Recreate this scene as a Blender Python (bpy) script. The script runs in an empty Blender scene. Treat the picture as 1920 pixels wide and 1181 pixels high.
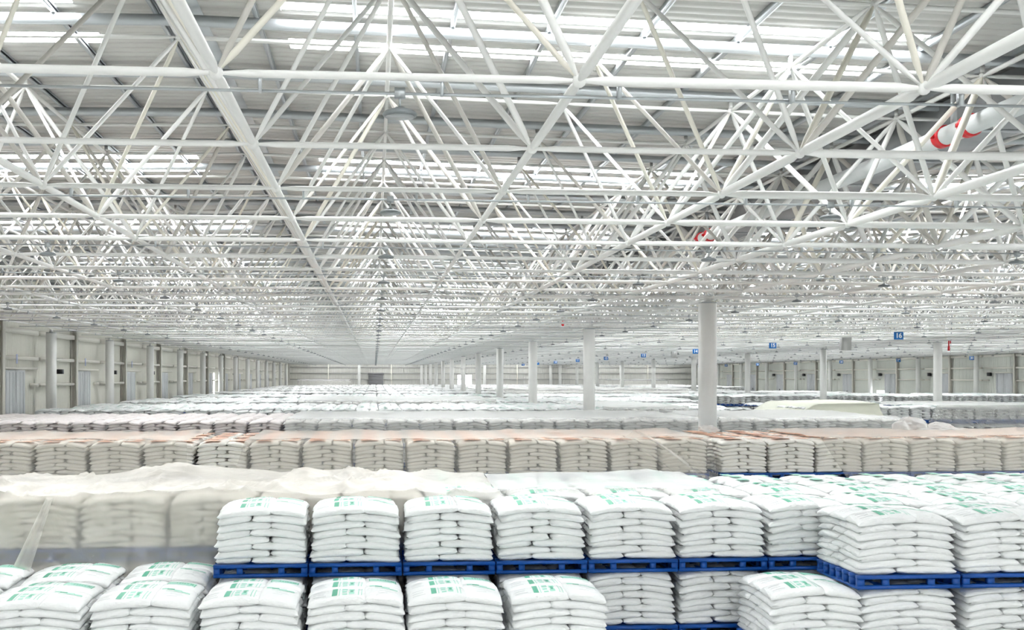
import bpy, math, random
import numpy as np
from mathutils import Vector, Matrix

random.seed(7)
rng = np.random.default_rng(7)
SC = bpy.context.scene
COL = SC.collection

# ------------------------------------------------------------------ camera
FPX, PX, PY, YAW = 2232.6, 895.9, 705.0, 0.08645
ZC = 3.46                                   # eye height above the floor
cam_data = bpy.data.cameras.new('camera')
cam = bpy.data.objects.new('camera', cam_data)
COL.objects.link(cam)
cam.location = (0, 0, ZC)
cam.rotation_euler = (math.pi / 2, 0, -YAW)
cam_data.sensor_width = 36
cam_data.lens = FPX / 1920 * 36
cam_data.shift_x = (960 - PX) / 1920
cam_data.shift_y = (PY - 590.5) / 1920
cam_data.clip_start = 0.1
cam_data.clip_end = 600
SC.camera = cam

# ------------------------------------------------------------------ sky, exposure
SKYLIGHT_STRENGTH = 17.0
world = bpy.data.worlds.new('sky')
SC.world = world
world.use_nodes = True
bg = world.node_tree.nodes['Background']
bg.inputs['Color'].default_value = (0.93, 0.97, 1.0, 1)
bg.inputs['Strength'].default_value = 4.0
SC.view_settings.view_transform = 'Standard'
SC.view_settings.look = 'None'
SC.view_settings.exposure = 0.58
SC.view_settings.gamma = 1.0
SC.view_settings.use_curve_mapping = False
SC.cycles.max_bounces = 6
SC.cycles.diffuse_bounces = 4
SC.cycles.use_adaptive_sampling = True
SC.cycles.adaptive_threshold = 0.025
SC.cycles.use_light_tree = False
SC.cycles.glossy_bounces = 2
SC.cycles.transmission_bounces = 4
SC.cycles.transparent_max_bounces = 16
SC.cycles.sample_clamp_indirect = 8
SC.cycles.caustics_reflective = False
SC.cycles.caustics_refractive = False

CY, SY = math.cos(YAW), math.sin(YAW)


def x_at(px, d):
    """X of the point at depth d whose picture column is px."""
    return d * math.tan(math.atan((px - PX) / FPX) + YAW)


def proj(X, d, z):
    dc = X * SY + d * CY
    if dc < 0.5:
        return None
    return PX + FPX * (X * CY - d * SY) / dc, PY - FPX * (z - ZC) / dc, dc


# ------------------------------------------------------------------ materials
def mat(name, color, rough=0.5, metal=0.0, spec=0.5, noise=None, bump=None, emit=None):
    m = bpy.data.materials.new(name)
    m.use_nodes = True
    nt = m.node_tree
    b = nt.nodes['Principled BSDF']
    b.inputs['Base Color'].default_value = (*color, 1)
    b.inputs['Roughness'].default_value = rough
    b.inputs['Metallic'].default_value = metal
    b.inputs['Specular IOR Level'].default_value = spec
    tc = nt.nodes.new('ShaderNodeTexCoord')
    if noise:
        scale, amt = noise[:2]
        n = nt.nodes.new('ShaderNodeTexNoise')
        n.inputs['Scale'].default_value = scale
        n.inputs['Detail'].default_value = 3
        nt.links.new(tc.outputs['Object'], n.inputs['Vector'])
        r = nt.nodes.new('ShaderNodeValToRGB')
        lo = tuple(max(0, c * (1 - amt)) for c in color)
        hi = tuple(min(1, c * (1 + amt * 0.6)) for c in color)
        r.color_ramp.elements[0].position = 0.3
        r.color_ramp.elements[0].color = (*lo, 1)
        r.color_ramp.elements[1].position = 0.7
        r.color_ramp.elements[1].color = (*hi, 1)
        nt.links.new(n.outputs['Fac'], r.inputs['Fac'])
        nt.links.new(r.outputs['Color'], b.inputs['Base Color'])
    if bump:
        scale, strength, dist = bump[:3]
        mp = nt.nodes.new('ShaderNodeMapping')
        mp.inputs['Scale'].default_value = bump[3] if len(bump) > 3 else (1, 1, 1)
        nt.links.new(tc.outputs['Object'], mp.inputs['Vector'])
        n = nt.nodes.new('ShaderNodeTexNoise')
        n.inputs['Scale'].default_value = scale
        n.inputs['Detail'].default_value = 4
        nt.links.new(mp.outputs['Vector'], n.inputs['Vector'])
        bp = nt.nodes.new('ShaderNodeBump')
        bp.inputs['Strength'].default_value = strength
        bp.inputs['Distance'].default_value = dist
        nt.links.new(n.outputs['Fac'], bp.inputs['Height'])
        nt.links.new(bp.outputs['Normal'], b.inputs['Normal'])
    if emit:
        b.inputs['Emission Color'].default_value = (*emit[0], 1)
        b.inputs['Emission Strength'].default_value = emit[1]
    return m


M = {}
M['paint'] = mat('white_steel_paint', (0.80, 0.80, 0.78), 0.38, noise=(0.7, 0.05))
M['paint_grey'] = mat('grey_steel_paint', (0.56, 0.54, 0.50), 0.42, noise=(0.7, 0.05))
M['paint_warm'] = mat('cream_steel_paint', (0.80, 0.77, 0.68), 0.4, noise=(0.7, 0.05))
M['galv'] = mat('galvanised_steel', (0.50, 0.53, 0.55), 0.35, 0.6, noise=(2.0, 0.12))
M['sheet'] = mat('roof_sheet_paint', (0.57, 0.565, 0.54), 0.5, noise=(0.35, 0.05))
M['gutter'] = mat('gutter_steel', (0.33, 0.34, 0.35), 0.45, 0.3, noise=(1.0, 0.15))
M['wall'] = mat('cream_wall_sheet', (0.74, 0.73, 0.66), 0.5, noise=(0.3, 0.05))
M['wall_f'] = mat('grey_cream_wall_sheet', (0.64, 0.635, 0.60), 0.5, noise=(0.3, 0.05))
M['wall_r'] = mat('grey_green_wall_sheet', (0.64, 0.66, 0.61), 0.5, noise=(0.3, 0.05))
M['girt'] = mat('girt_paint', (0.82, 0.80, 0.73), 0.45)
M['post'] = mat('wall_post_paint', (0.70, 0.68, 0.62), 0.45)
M['column'] = mat('column_paint', (0.86, 0.86, 0.84), 0.45, noise=(0.8, 0.04))
M['door'] = mat('steel_door', (0.58, 0.60, 0.62), 0.4, 0.0, noise=(0.8, 0.06))
M['door_dark'] = mat('dark_shutter', (0.22, 0.22, 0.23), 0.5)
M['floor'] = mat('sealed_concrete', (0.72, 0.73, 0.72), 0.35, noise=(0.4, 0.08))
M['blue'] = mat('blue_pallet_paint', (0.003, 0.075, 0.36), 0.4, noise=(6.0, 0.12))
M['sack'] = mat('white_woven_plastic', (0.90, 0.915, 0.915), 0.34, bump=(10.0, 0.8, 0.03, (1, 1, 1.6)))
M['sack_cream'] = mat('cream_woven_plastic', (0.88, 0.86, 0.81), 0.4, bump=(9.0, 0.5, 0.02))
M['sack_pink'] = mat('pale_rose_woven_plastic', (0.90, 0.84, 0.83), 0.4, bump=(9.0, 0.5, 0.02))
M['green'] = mat('green_print', (0.11, 0.46, 0.31), 0.4)
M['green_pale'] = mat('pale_green_print', (0.38, 0.74, 0.61), 0.4)
M['grey_print'] = mat('grey_print', (0.62, 0.64, 0.66), 0.4)
M['orange'] = mat('orange_print', (0.90, 0.50, 0.33), 0.45)
M['sign'] = mat('blue_sign_enamel', (0.006, 0.16, 0.52), 0.35)
M['sign_text'] = mat('white_sign_lettering', (0.92, 0.94, 0.95), 0.4)
M['red'] = mat('red_pipe_paint', (0.62, 0.012, 0.02), 0.35)
M['lamp'] = mat('lamp_housing_grey', (0.20, 0.22, 0.23), 0.4, 0.2)
M['lamp_glass'] = mat('lamp_diffuser', (0.34, 0.36, 0.37), 0.25)
M['black'] = mat('black_plastic', (0.015, 0.015, 0.017), 0.4)
M['pipe'] = mat('grey_drain_pipe', (0.66, 0.68, 0.68), 0.4, noise=(1.2, 0.06))
M['box_grey'] = mat('grey_box_paint', (0.47, 0.47, 0.46), 0.5)
M['tarp'] = mat('pale_olive_tarpaulin', (0.74, 0.75, 0.64), 0.5, bump=(3.0, 0.4, 0.05))


def skylight_material():
    m = bpy.data.materials.new('backlit_skylight_sheet')
    m.use_nodes = True
    nt = m.node_tree
    b = nt.nodes['Principled BSDF']
    b.inputs['Base Color'].default_value = (0.9, 0.92, 0.92, 1)
    b.inputs['Emission Color'].default_value = (0.97, 0.99, 1.0, 1)
    b.inputs['Emission Strength'].default_value = SKYLIGHT_STRENGTH
    try:
        m.cycles.emission_sampling = 'FRONT'
    except Exception:
        pass
    return m


M['skylight'] = skylight_material()


def film_material(name, tint, clear_face, clear_edge):
    """Thin polythene: part clear, part milky, glossy; it clouds over towards grazing view as real film does."""
    m = bpy.data.materials.new(name)
    m.use_nodes = True
    nt = m.node_tree
    nt.nodes.clear()
    out = nt.nodes.new('ShaderNodeOutputMaterial')
    tr = nt.nodes.new('ShaderNodeBsdfTransparent')
    df = nt.nodes.new('ShaderNodeBsdfDiffuse')
    tl = nt.nodes.new('ShaderNodeBsdfTranslucent')
    gl = nt.nodes.new('ShaderNodeBsdfGlossy')
    df.inputs['Color'].default_value = (*tint, 1)
    tl.inputs['Color'].default_value = (*tint, 1)
    tr.inputs['Color'].default_value = (0.97, 0.96, 0.94, 1)
    gl.inputs['Roughness'].default_value = 0.22
    mx1 = nt.nodes.new('ShaderNodeMixShader')
    mx1.inputs[0].default_value = 0.38
    nt.links.new(df.outputs[0], mx1.inputs[1])
    nt.links.new(tl.outputs[0], mx1.inputs[2])
    mx2 = nt.nodes.new('ShaderNodeMixShader')
    mx2.inputs[0].default_value = 0.15
    nt.links.new(mx1.outputs[0], mx2.inputs[1])
    nt.links.new(gl.outputs[0], mx2.inputs[2])
    lw = nt.nodes.new('ShaderNodeLayerWeight')
    lw.inputs['Blend'].default_value = 0.5
    tc = nt.nodes.new('ShaderNodeTexCoord')
    n = nt.nodes.new('ShaderNodeTexNoise')
    n.inputs['Scale'].default_value = 2.2
    n.inputs['Detail'].default_value = 5
    n.inputs['Distortion'].default_value = 1.2
    nt.links.new(tc.outputs['Object'], n.inputs['Vector'])
    bp = nt.nodes.new('ShaderNodeBump')
    bp.inputs['Strength'].default_value = 0.5
    bp.inputs['Distance'].default_value = 0.06
    nt.links.new(n.outputs['Fac'], bp.inputs['Height'])
    nt.links.new(bp.outputs['Normal'], gl.inputs['Normal'])
    nt.links.new(bp.outputs['Normal'], df.inputs['Normal'])
    nt.links.new(bp.outputs['Normal'], lw.inputs['Normal'])
    mr = nt.nodes.new('ShaderNodeMapRange')
    mr.inputs['From Min'].default_value = 0.15
    mr.inputs['From Max'].default_value = 0.9
    mr.inputs['To Min'].default_value = 1 - clear_face
    mr.inputs['To Max'].default_value = 1 - clear_edge
    nt.links.new(lw.outputs['Facing'], mr.inputs['Value'])
    mx3 = nt.nodes.new('ShaderNodeMixShader')
    nt.links.new(mr.outputs['Result'], mx3.inputs[0])
    nt.links.new(tr.outputs[0], mx3.inputs[1])
    nt.links.new(mx2.outputs[0], mx3.inputs[2])
    nt.links.new(mx3.outputs[0], out.inputs['Surface'])
    return m


M['film'] = film_material('polythene_film', (0.94, 0.95, 0.95), 0.74, 0.3)
M['film_warm'] = film_material('aged_polythene_film', (0.93, 0.91, 0.87), 0.77, 0.38)
M['film_opaque'] = film_material('bunched_polythene', (0.93, 0.93, 0.92), 0.15, 0.05)
M['film_milky'] = film_material('milky_polythene_film', (0.91, 0.885, 0.84), 0.61, 0.12)


# ------------------------------------------------------------------ mesh helpers
def mesh_from(name, V, F, mats, mi=None, smooth=False):
    """Quad mesh from numpy arrays; mats is a list of materials, mi the slot per face."""
    V = np.asarray(V, dtype=np.float32)
    F = np.asarray(F, dtype=np.int32)
    me = bpy.data.meshes.new(name)
    me.vertices.add(len(V))
    me.vertices.foreach_set('co', V.ravel())
    me.loops.add(F.size)
    me.loops.foreach_set('vertex_index', F.ravel())
    me.polygons.add(len(F))
    me.polygons.foreach_set('loop_start', np.arange(0, F.size, F.shape[1], dtype=np.int32))
    for m_ in mats:
        me.materials.append(m_)
    if mi is not None:
        me.polygons.foreach_set('material_index', np.asarray(mi, dtype=np.int32))
    if smooth:
        me.polygons.foreach_set('use_smooth', np.ones(len(F), dtype=bool))
    me.update(calc_edges=True)
    return me


class MB:
    """Collects quad pieces into one mesh."""

    def __init__(self):
        self.V, self.F, self.I, self.n = [], [], [], 0

    def add(self, V, F, slot=0):
        V = np.asarray(V, float).reshape(-1, 3)
        F = np.asarray(F, int).reshape(-1, 4)
        self.V.append(V)
        self.F.append(F + self.n)
        self.I.append(np.broadcast_to(np.asarray(slot), (len(F),)))
        self.n += len(V)
        return self

    def box(self, x0, x1, y0, y1, z0, z1, slot=0):
        return self.add(*box_vf(x0, x1, y0, y1, z0, z1), slot)

    def many(self, V, F, R, T, slot=0):
        """Copies of a template: R (n,3,3), T (n,3)."""
        n = len(T)
        VV = np.einsum('nij,vj->nvi', R, V) + T[:, None, :]
        FF = F[None] + (np.arange(n) * len(V))[:, None, None]
        s = np.broadcast_to(np.asarray(slot), (len(F),))
        return self.add(VV.reshape(-1, 3), FF.reshape(-1, 4), np.tile(s, n))

    def mesh(self, name, mats, smooth=False):
        return mesh_from(name, np.concatenate(self.V), np.concatenate(self.F),
                         mats if isinstance(mats, (list, tuple)) else [mats], np.concatenate(self.I), smooth)


def box_vf(x0, x1, y0, y1, z0, z1):
    V = np.array([(x0, y0, z0), (x1, y0, z0), (x1, y1, z0), (x0, y1, z0),
                  (x0, y0, z1), (x1, y0, z1), (x1, y1, z1), (x0, y1, z1)], float)
    F = np.array([(0, 3, 2, 1), (4, 5, 6, 7), (0, 1, 5, 4), (1, 2, 6, 5), (2, 3, 7, 6), (3, 0, 4, 7)])
    return V, F


def lathe(profile, n, caps=True):
    """Rings (r, z) about the z axis as quads; end rings closed with small rings."""
    pr = list(profile)
    if caps:
        pr = [(1e-4, pr[0][1])] + pr + [(1e-4, pr[-1][1])]
    a = np.linspace(0, 2 * math.pi, n, endpoint=False)
    V = np.concatenate([np.stack([r * np.cos(a), r * np.sin(a), np.full(n, z)], 1) for r, z in pr])
    F = []
    for k in range(len(pr) - 1):
        for i in range(n):
            j = (i + 1) % n
            F.append((k * n + i, k * n + j, (k + 1) * n + j, (k + 1) * n + i))
    return V, np.array(F)


def link(name, me, parent=None, loc=None):
    o = bpy.data.objects.new(name, me)
    COL.objects.link(o)
    if parent is not None:
        o.parent = parent
    if loc is not None:
        o.location = loc
    return o


def tag(o, label, cat, group=None):
    o['label'] = label
    o['category'] = cat
    if group:
        o['group'] = group
    return o


def thing(name, label, cat, loc=(0, 0, 0), group=None, rz=0):
    o = bpy.data.objects.new(name, None)
    COL.objects.link(o)
    o.location = loc
    o.rotation_euler = (0, 0, rz)
    o.empty_display_size = 0.2
    return tag(o, label, cat, group)


def struct(name, me=None, loc=None):
    o = link(name, me, None, loc)
    o['kind'] = 'structure'
    return o


def stuff(o):
    o['kind'] = 'stuff'
    return o


ORD = ['first', 'second', 'third', 'fourth', 'fifth', 'sixth', 'seventh', 'eighth', 'ninth', 'tenth', 'eleventh', 'twelfth',
       'thirteenth', 'fourteenth', 'fifteenth', 'sixteenth', 'seventeenth', 'eighteenth', 'nineteenth', 'twentieth']


def ordn(k):
    if k < 20:
        return ORD[k]
    tens = ['twenty', 'thirty', 'forty', 'fifty', 'sixty']
    t, u = divmod(k + 1, 10)
    if u == 0:
        return {3: 'thirtieth', 4: 'fortieth', 5: 'fiftieth'}.get(t, 'sixtieth')
    return tens[t - 2] + '-' + ORD[u - 1]


def align(a, b):
    """Rotation (quaternion) taking z to the direction a->b."""
    return (b - a).to_track_quat('Z', 'Y')


# ------------------------------------------------------------------ the hall
S = 3.0
H = ZC + 2.478                      # bottom chord plane
XN0, DN0 = -1.2906, 9.8785          # a bottom node: X, depth
XL, XR = -17.95, 69.0               # side walls
Y0, Y1 = -45.0, 250.0               # rear and far wall
RIDGES = [XN0 - 1.5, XN0 + 25.5, XN0 + 54.0]
VALLEYS = [10.7, 38.7]
HT = ZC + 4.859                     # top chord at a ridge
ROOF_UP = 0.43                      # roof sheet above the top chord


def roof_drop(X):
    if X < RIDGES[0]:
        return 0.0145 * (RIDGES[0] - X)
    return 0.0252 * min(abs(X - r) for r in RIDGES)


def z_top(X):
    return HT - roof_drop(X)


def z_sheet(X):
    return z_top(X) + ROOF_UP


# floor
me = mesh_from('floor', *[np.array([(XL - 1, Y0 - 1, 0), (XR + 1, Y0 - 1, 0), (XR + 1, Y1 + 1, 0), (XL - 1, Y1 + 1, 0)]), np.array([(0, 1, 2, 3)])], [M['floor']])
struct('floor', me)

# ------------------------------------------------------------------ ceiling: sheets, skylights, purlins
ceiling = struct('ceiling')
breaks = [XL, RIDGES[0], VALLEYS[0], RIDGES[1], VALLEYS[1], RIDGES[2], XR]
SKY_SPANS = []
for a, b in zip(breaks[:-1], breaks[1:]):
    if b in RIDGES:
        SKY_SPANS.append((max(b - 10.9, a + 0.8), b - 1.45))
    else:
        SKY_SPANS.append((a + 1.45, min(a + 10.95, b - 0.8)))
SKY_Y = []
k = -5
while 17.1 + 12 * k < Y1 - 4:
    SKY_Y += [17.1 + 12 * k, 19.0 + 12 * k]
    k += 1
SKY_Y = [y for y in SKY_Y if y > Y0 + 1]
SKY_W = 0.46
PITCH = 0.28


def rib_profile(y0, y1):
    ys, zs = [], []
    y = y0
    while y < y1:
        for dy, dz in ((0, 0), (0.15, 0), (0.18, 0.035), (0.25, 0.035)):
            ys.append(y + dy)
            zs.append(dz)
        y += PITCH
    return np.array(ys), np.array(zs)


ys, zs = rib_profile(Y0, Y1)
mid = (ys[:-1] + ys[1:]) / 2
in_strip = np.zeros(len(mid), bool)
for y in SKY_Y:
    in_strip |= np.abs(mid - y) < SKY_W / 2
for (a, b), (s0, s1) in zip(zip(breaks[:-1], breaks[1:]), SKY_SPANS):
    xs = np.array([a, s0, s1, b])
    V = np.stack([np.stack([np.full(len(ys), x), ys, zs + z_sheet(x)], 1) for x in xs])
    n = len(ys)
    F = []
    for c in range(3):
        kk = np.arange(n - 1)
        if c == 1:
            kk = kk[~in_strip]
        F.append(np.stack([c * n + kk, c * n + kk + 1, (c + 1) * n + kk + 1, (c + 1) * n + kk], 1))
    link('roof_sheet', mesh_from('roof_sheet', V.reshape(-1, 3), np.concatenate(F), [M['sheet']]), ceiling)
    for y in SKY_Y:
        w = SKY_W / 2 + 0.04
        V = [(x, y + q, z_sheet(x) + 0.037) for x in (s0 - 0.05, s1 + 0.05) for q in (-w, w)]
        F = [(0, 1, 3, 2)]
        link('skylight_panel', mesh_from('skylight_panel', V, F, [M['skylight']]), ceiling)


def c_section(length_axis, h, w, t=0.012):
    """Lipped channel, unit long on the given axis ('x' or 'y')."""
    b = MB()
    for (p0, p1, q0, q1) in ((0, t, 0, h), (t, w, h - t, h), (t, w, 0, t), (w - t, w, h - 0.03, h - t), (w - t, w, t, 0.03)):
        if length_axis == 'x':
            b.box(0, 1, p0, p1, q0, q1)
        else:
            b.box(p0, p1, 0, 1, q0, q1)
    return b


# primary purlins run across the hall on stubs over each row of top nodes
rows_top = [DN0 + 1.5 + 3 * j for j in range(-5, 80)]
cs = c_section('x', 0.15, 0.07)
cme = cs.mesh('purlin', M['galv'])
far = MB()
far_V, far_F = np.concatenate(cs.V), np.concatenate(cs.F)
for d in rows_top:
    for a, b in zip(breaks[:-1], breaks[1:]):
        za, zb = z_sheet(a) - 0.26, z_sheet(b) - 0.26
        L = b - a
        ang = math.atan2(zb - za, L)
        p = proj(min(max(a, x_at(0, max(d, 1))), b), max(d, 1), za)
        if d < 125 and (d > 2) and x_at(-200, d) < b and x_at(2120, d) > a:
            o = link('purlin', cme, ceiling, (a, d - 0.035, za))
            o.rotation_euler = (0, -ang, 0)
            o.scale = (L, 1, 1)
        else:
            R = np.array(Matrix.Rotation(-ang, 3, 'Y')) @ np.diag([L, 1, 1])
            far.many(far_V, far_F, R[None], np.array([[a, d - 0.035, za]]))
o = stuff(link('far_purlins', far.mesh('far_purlins', M['galv']), ceiling))
# secondary purlins run along the hall under the sheets
cs = c_section('y', 0.10, 0.06)
cme = cs.mesh('sheeting_rail', M['galv'])
X = XL + 0.6
while X < XR:
    o = link('sheeting_rail', cme, ceiling, (X, Y0, z_sheet(X) - 0.108))
    o.scale = (1, Y1 - Y0, 1)
    X += 1.42
# ridge capping seen from below
for r in RIDGES:
    b = MB().box(-0.30, 0.30, 0, Y1 - Y0, -0.012, 0.0)
    link('ridge_capping', b.mesh('ridge_capping', M['galv']), ceiling, (r, Y0, z_sheet(r) - 0.004))


# ------------------------------------------------------------------ walls
def ribbed_wall(name, along, fixed, a0, a1, z1, m, holes=(), flip=False):
    """Vertically ribbed sheet wall; along 'y' (side wall) or 'x' (end wall); holes = (a, b, top)."""
    wall = struct(name)
    pts, off = [], []
    a = a0
    while a < a1:
        for da, dz in ((0, 0), (0.15, 0), (0.18, 0.03), (0.25, 0.03)):
            pts.append(a + da)
            off.append(dz)
        a += 0.30
    pts, off = np.array(pts), np.array(off)
    levels = sorted({0.0, z1, *[h[2] for h in holes]})
    sgn = -1 if flip else 1
    V = []
    for z in levels:
        if along == 'y':
            V.append(np.stack([fixed + sgn * off, pts, np.full(len(pts), z)], 1))
        else:
            V.append(np.stack([pts, fixed + sgn * off, np.full(len(pts), z)], 1))
    n = len(pts)
    mid = (pts[:-1] + pts[1:]) / 2
    F = []
    for c in range(len(levels) - 1):
        keep = np.ones(n - 1, bool)
        for h0, h1, ht in holes:
            if levels[c + 1] <= ht + 1e-6:
                keep &= ~((mid > h0) & (mid < h1))
        kk = np.arange(n - 1)[keep]
        F.append(np.stack([c * n + kk, c * n + kk + 1, (c + 1) * n + kk + 1, (c + 1) * n + kk], 1))
    link('wall_sheet', mesh_from('wall_sheet', np.concatenate(V), np.concatenate(F), [m]), wall)
    return wall


A_L = 14.0
COLS_L = [3.797 * 17.1 + A_L * k for k in range(-1, 13)]
COLS_R = [1.907 * 68.0 - 14.5 * 2 + 14.5 * k for k in range(0, 11)]
ZW = 9.2
wl = ribbed_wall('wall_left', 'y', XL, Y0, Y1, ZW, M['wall'], [(134.6, 136.1, ZC + 0.33)])
wr = ribbed_wall('wall_right', 'y', XR, Y0, Y1, ZW, M['wall_r'], [(154.6, 158.8, 1.5), (137.5, 140.5, 1.5)], flip=True)
wf = ribbed_wall('wall_far', 'x', Y1, XL, XR, ZW, M['wall_f'], [(17.4, 20.4, ZC + 0.25)], flip=True)
ribbed_wall('wall_rear', 'x', Y0, XL, XR, ZW, M['wall'])


def wall_frame(wall, x_in, sgn, cols, step, name, first_door, dark):
    """Posts, girts and doors of a side wall; sgn points into the hall."""
    n = first_door
    for k, d in enumerate(cols):
        half = step / 2
        # H-section wall post midway before the column
        y = d - half + 0.4
        b = MB()
        b.box(-0.02, 0.02, -0.17, 0.17, 0, H + 0.3)
        b.box(0.28, 0.32, -0.19, 0.19, 0, H + 0.3)
        b.box(0.02, 0.28, -0.012, 0.012, 0, H + 0.3)
        V = np.concatenate(b.V) * np.array([sgn, 1, 1])
        link('wall_post', mesh_from('wall_post', V, np.concatenate(b.F), [M['post']]), wall, (x_in + sgn * 0.05, y, 0))
        for zz, hh in ((ZC + 2.13, 0.26), (ZC + 0.82, 0.17), (ZC - 0.55, 0.15)):
            for (ya, yb) in ((y + 0.19, d - 0.32), (d + 0.32, y + step - 0.19)):
                if zz < ZC and ya < d:
                    ya = yb - 0.9
                bb = MB().box(0, sgn * 0.2, ya - d, yb - d, 0, hh)
                bb.box(sgn * 0.2, sgn * 0.21, ya - d, yb - d, 0.03, hh - 0.03)
                link('girt', bb.mesh('girt', M['girt']), wall, (x_in + sgn * 0.05, d, zz))
        bb = MB().box(0, sgn * 0.14, y + 0.19 - d, -0.32, 0, 0.09)
        link('door_lintel', bb.mesh('door_lintel', M['girt']), wall, (x_in + sgn * 0.05, d, ZC + 0.34))
        # pair of sheet steel door leaves
        door = struct('door_%d' % n, None, (x_in + sgn * 0.16, y + 0.55, 0))
        for q in range(2):
            bb = MB().box(0, sgn * 0.05, q * 1.72, q * 1.72 + 1.69, 0.02, ZC + 0.30)
            for w in (0.28, 0.83, 1.38):
                bb.box(sgn * 0.05, sgn * 0.066, q * 1.72 + w - 0.05, q * 1.72 + w + 0.05, 0.1, ZC + 0.2)
            lf = link('door_leaf', bb.mesh('door_leaf', M['door']), door)
            hb = MB().box(sgn * 0.05, sgn * 0.10, (1.60 if q == 0 else 1.80), (1.64 if q == 0 else 1.84), 1.0, 1.3)
            link('door_handle', hb.mesh('door_handle', M['black']), lf)
        n += 1
    return n


nd = wall_frame(wl, XL + 0.04, 1, COLS_L, A_L, 'left', 1, False)
nd = wall_frame(wr, XR - 0.04, -1, COLS_R, 14.5, 'right', nd, True)
# far wall girts and posts, dark shutter
for zz in (ZC + 1.75, ZC + 0.5, ZC - 0.75):
    bb = MB().box(XL + 0.4, XR - 0.4, -0.22, -0.05, 0, 0.16)
    link('girt', bb.mesh('girt', M['box_grey']), wf, (0, Y1, zz))
for X in (-9.6, 3.5, 16.2, 30.0, 45.0, 58.0):
    bb = MB().box(-0.13, 0.13, -0.32, -0.05, 0, H + 0.3)
    link('wall_post', bb.mesh('wall_post', M['girt']), wf, (X, Y1, 0))
sh = struct('door_%d' % nd, None, (-1.3, Y1 - 0.42, 0))
for q in range(14):
    bb = MB().box(0, 3.1, 0, 0.05, q * 0.27, q * 0.27 + 0.25)
    link('shutter_slat', bb.mesh('shutter_slat', M['door_dark']), sh)
bb = MB().box(-0.1, 3.2, -0.03, 0.25, 14 * 0.27, 14 * 0.27 + 0.35)
link('shutter_box', bb.mesh('shutter_box', M['door_dark']), sh)

# black boxes fixed to the left wall, one per bay
for k, d in enumerate(COLS_L[1:8]):
    t = thing('wall_speaker', 'small black box on left wall right of %s round wall column' % ordn(k), 'speaker',
              (XL + 0.12, d + 3.9, ZC + 0.12), 'black boxes along the left wall')
    b = MB().box(0.06, 0.34, -0.22, 0.22, 0, 0.26)
    link('housing', b.mesh('speaker_housing', M['black']), t)
    b = MB().box(-0.06, 0.06, -0.05, 0.05, 0.08, 0.18)
    link('bracket', b.mesh('speaker_bracket', M['black']), t)
for k, d in enumerate(COLS_R[2:8]):
    t = thing('wall_speaker', 'small black box on right wall left of %s round wall column' % ordn(k), 'speaker',
              (XR - 0.12, d - 1.6, ZC + 0.0), 'black boxes along the right wall')
    b = MB().box(-0.36, -0.06, -0.26, 0.26, 0, 0.4)
    link('housing', b.mesh('speaker_housing', M['black']), t)
    b = MB().box(-0.06, 0.06, -0.05, 0.05, 0.08, 0.18)
    link('bracket', b.mesh('speaker_bracket', M['black']), t)
# small blue plates on the girt above the left doors
for k, d in enumerate(COLS_L[1:4]):
    b = MB().box(0, 0.02, -0.10, 0.10, 0, 0.46)
    o = link('bay_plate', b.mesh('bay_plate', mat('pale_blue_plate', (0.50, 0.56, 0.78), 0.4) if k == 0 else bpy.data.materials['pale_blue_plate']),
             None, (XL + 0.32, d - 4.3, ZC + 0.62))
    tag(o, 'narrow blue plate on girt above %s grey steel door of left wall' % ordn(k), 'sign', 'blue plates above the left doors')


# ------------------------------------------------------------------ columns
def column(name, label, X, d, r, top, group):
    t = thing(name, label, 'column', (X, d, 0), group)
    V, F = lathe([(r, 0.03), (r, top)], 28)
    link('shaft', mesh_from('column_shaft', V, F, [M['column']], smooth=False), t)
    b = MB().box(-r * 1.25, r * 1.25, -r * 1.25, r * 1.25, 0, 0.03)
    link('base_plate', b.mesh('base_plate', M['galv']), t)
    b = MB().box(-r * 0.8, r * 0.8, -r * 0.8, r * 0.8, top, top + 0.035)
    cap = link('cap_plate', b.mesh('cap_plate', M['galv']), t)
    V, F = lathe([(r * 0.42, top + 0.035), (r * 0.30, top + 0.12), (r * 0.30, H)], 16)
    link('bearing_stub', mesh_from('bearing_stub', V, F, [M['paint']]), t)
    for p in t.children:
        if p.name.startswith('shaft'):
            p.data.polygons.foreach_set('use_smooth', np.ones(len(p.data.polygons), bool))
    return t


for k in range(11):
    lab = 'nearest round white column, standing right of centre among the sacks' if k == 0 else \
        '%s round white column of the row right of centre, counted from the nearest' % ordn(k)
    column('round_column', lab, 10.55, 37.1 + 21 * k, 0.29, H - 0.17, 'free-standing round columns')
for k in range(9):
    column('round_column', '%s round white column of the right-hand free row, counted from the near end' % ordn(k),
           38.7, 79.1 + 21 * k, 0.29, H - 0.17, 'free-standing round columns')
for k, d in enumerate(COLS_L[1:]):
    column('wall_column', 'round cream column before the left wall, %s from the near end' % ordn(k), -17.1, d, 0.27, H - 0.2, 'columns along the left wall')
for k, d in enumerate(COLS_R[2:]):
    column('wall_column', 'round grey column before the right wall, %s from the near end' % ordn(k), 68.0, d, 0.29, H - 0.2, 'columns along the right wall')
for k, X in enumerate((-3.2, 9.8, 23.0, 37.0, 52.0)):
    column('wall_column', 'round white column before the far wall, %s from its left end' % ordn(k), X, Y1 - 1.2, 0.3, H - 0.2, 'columns along the far wall')

# ------------------------------------------------------------------ space frame
frame = thing('roof_space_frame', 'white tubular steel space frame carrying the whole roof', 'space frame', (0, 0, 0))
I0, I1 = -5, 23
J0, J1 = -4, 80


def bn(i, j):
    return Vector((XN0 + S * i, DN0 + S * j, H))


def tn(i, j):
    X = XN0 + S * (i + 0.5)
    return Vector((X, DN0 + S * (j + 0.5), z_top(X)))


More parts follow.
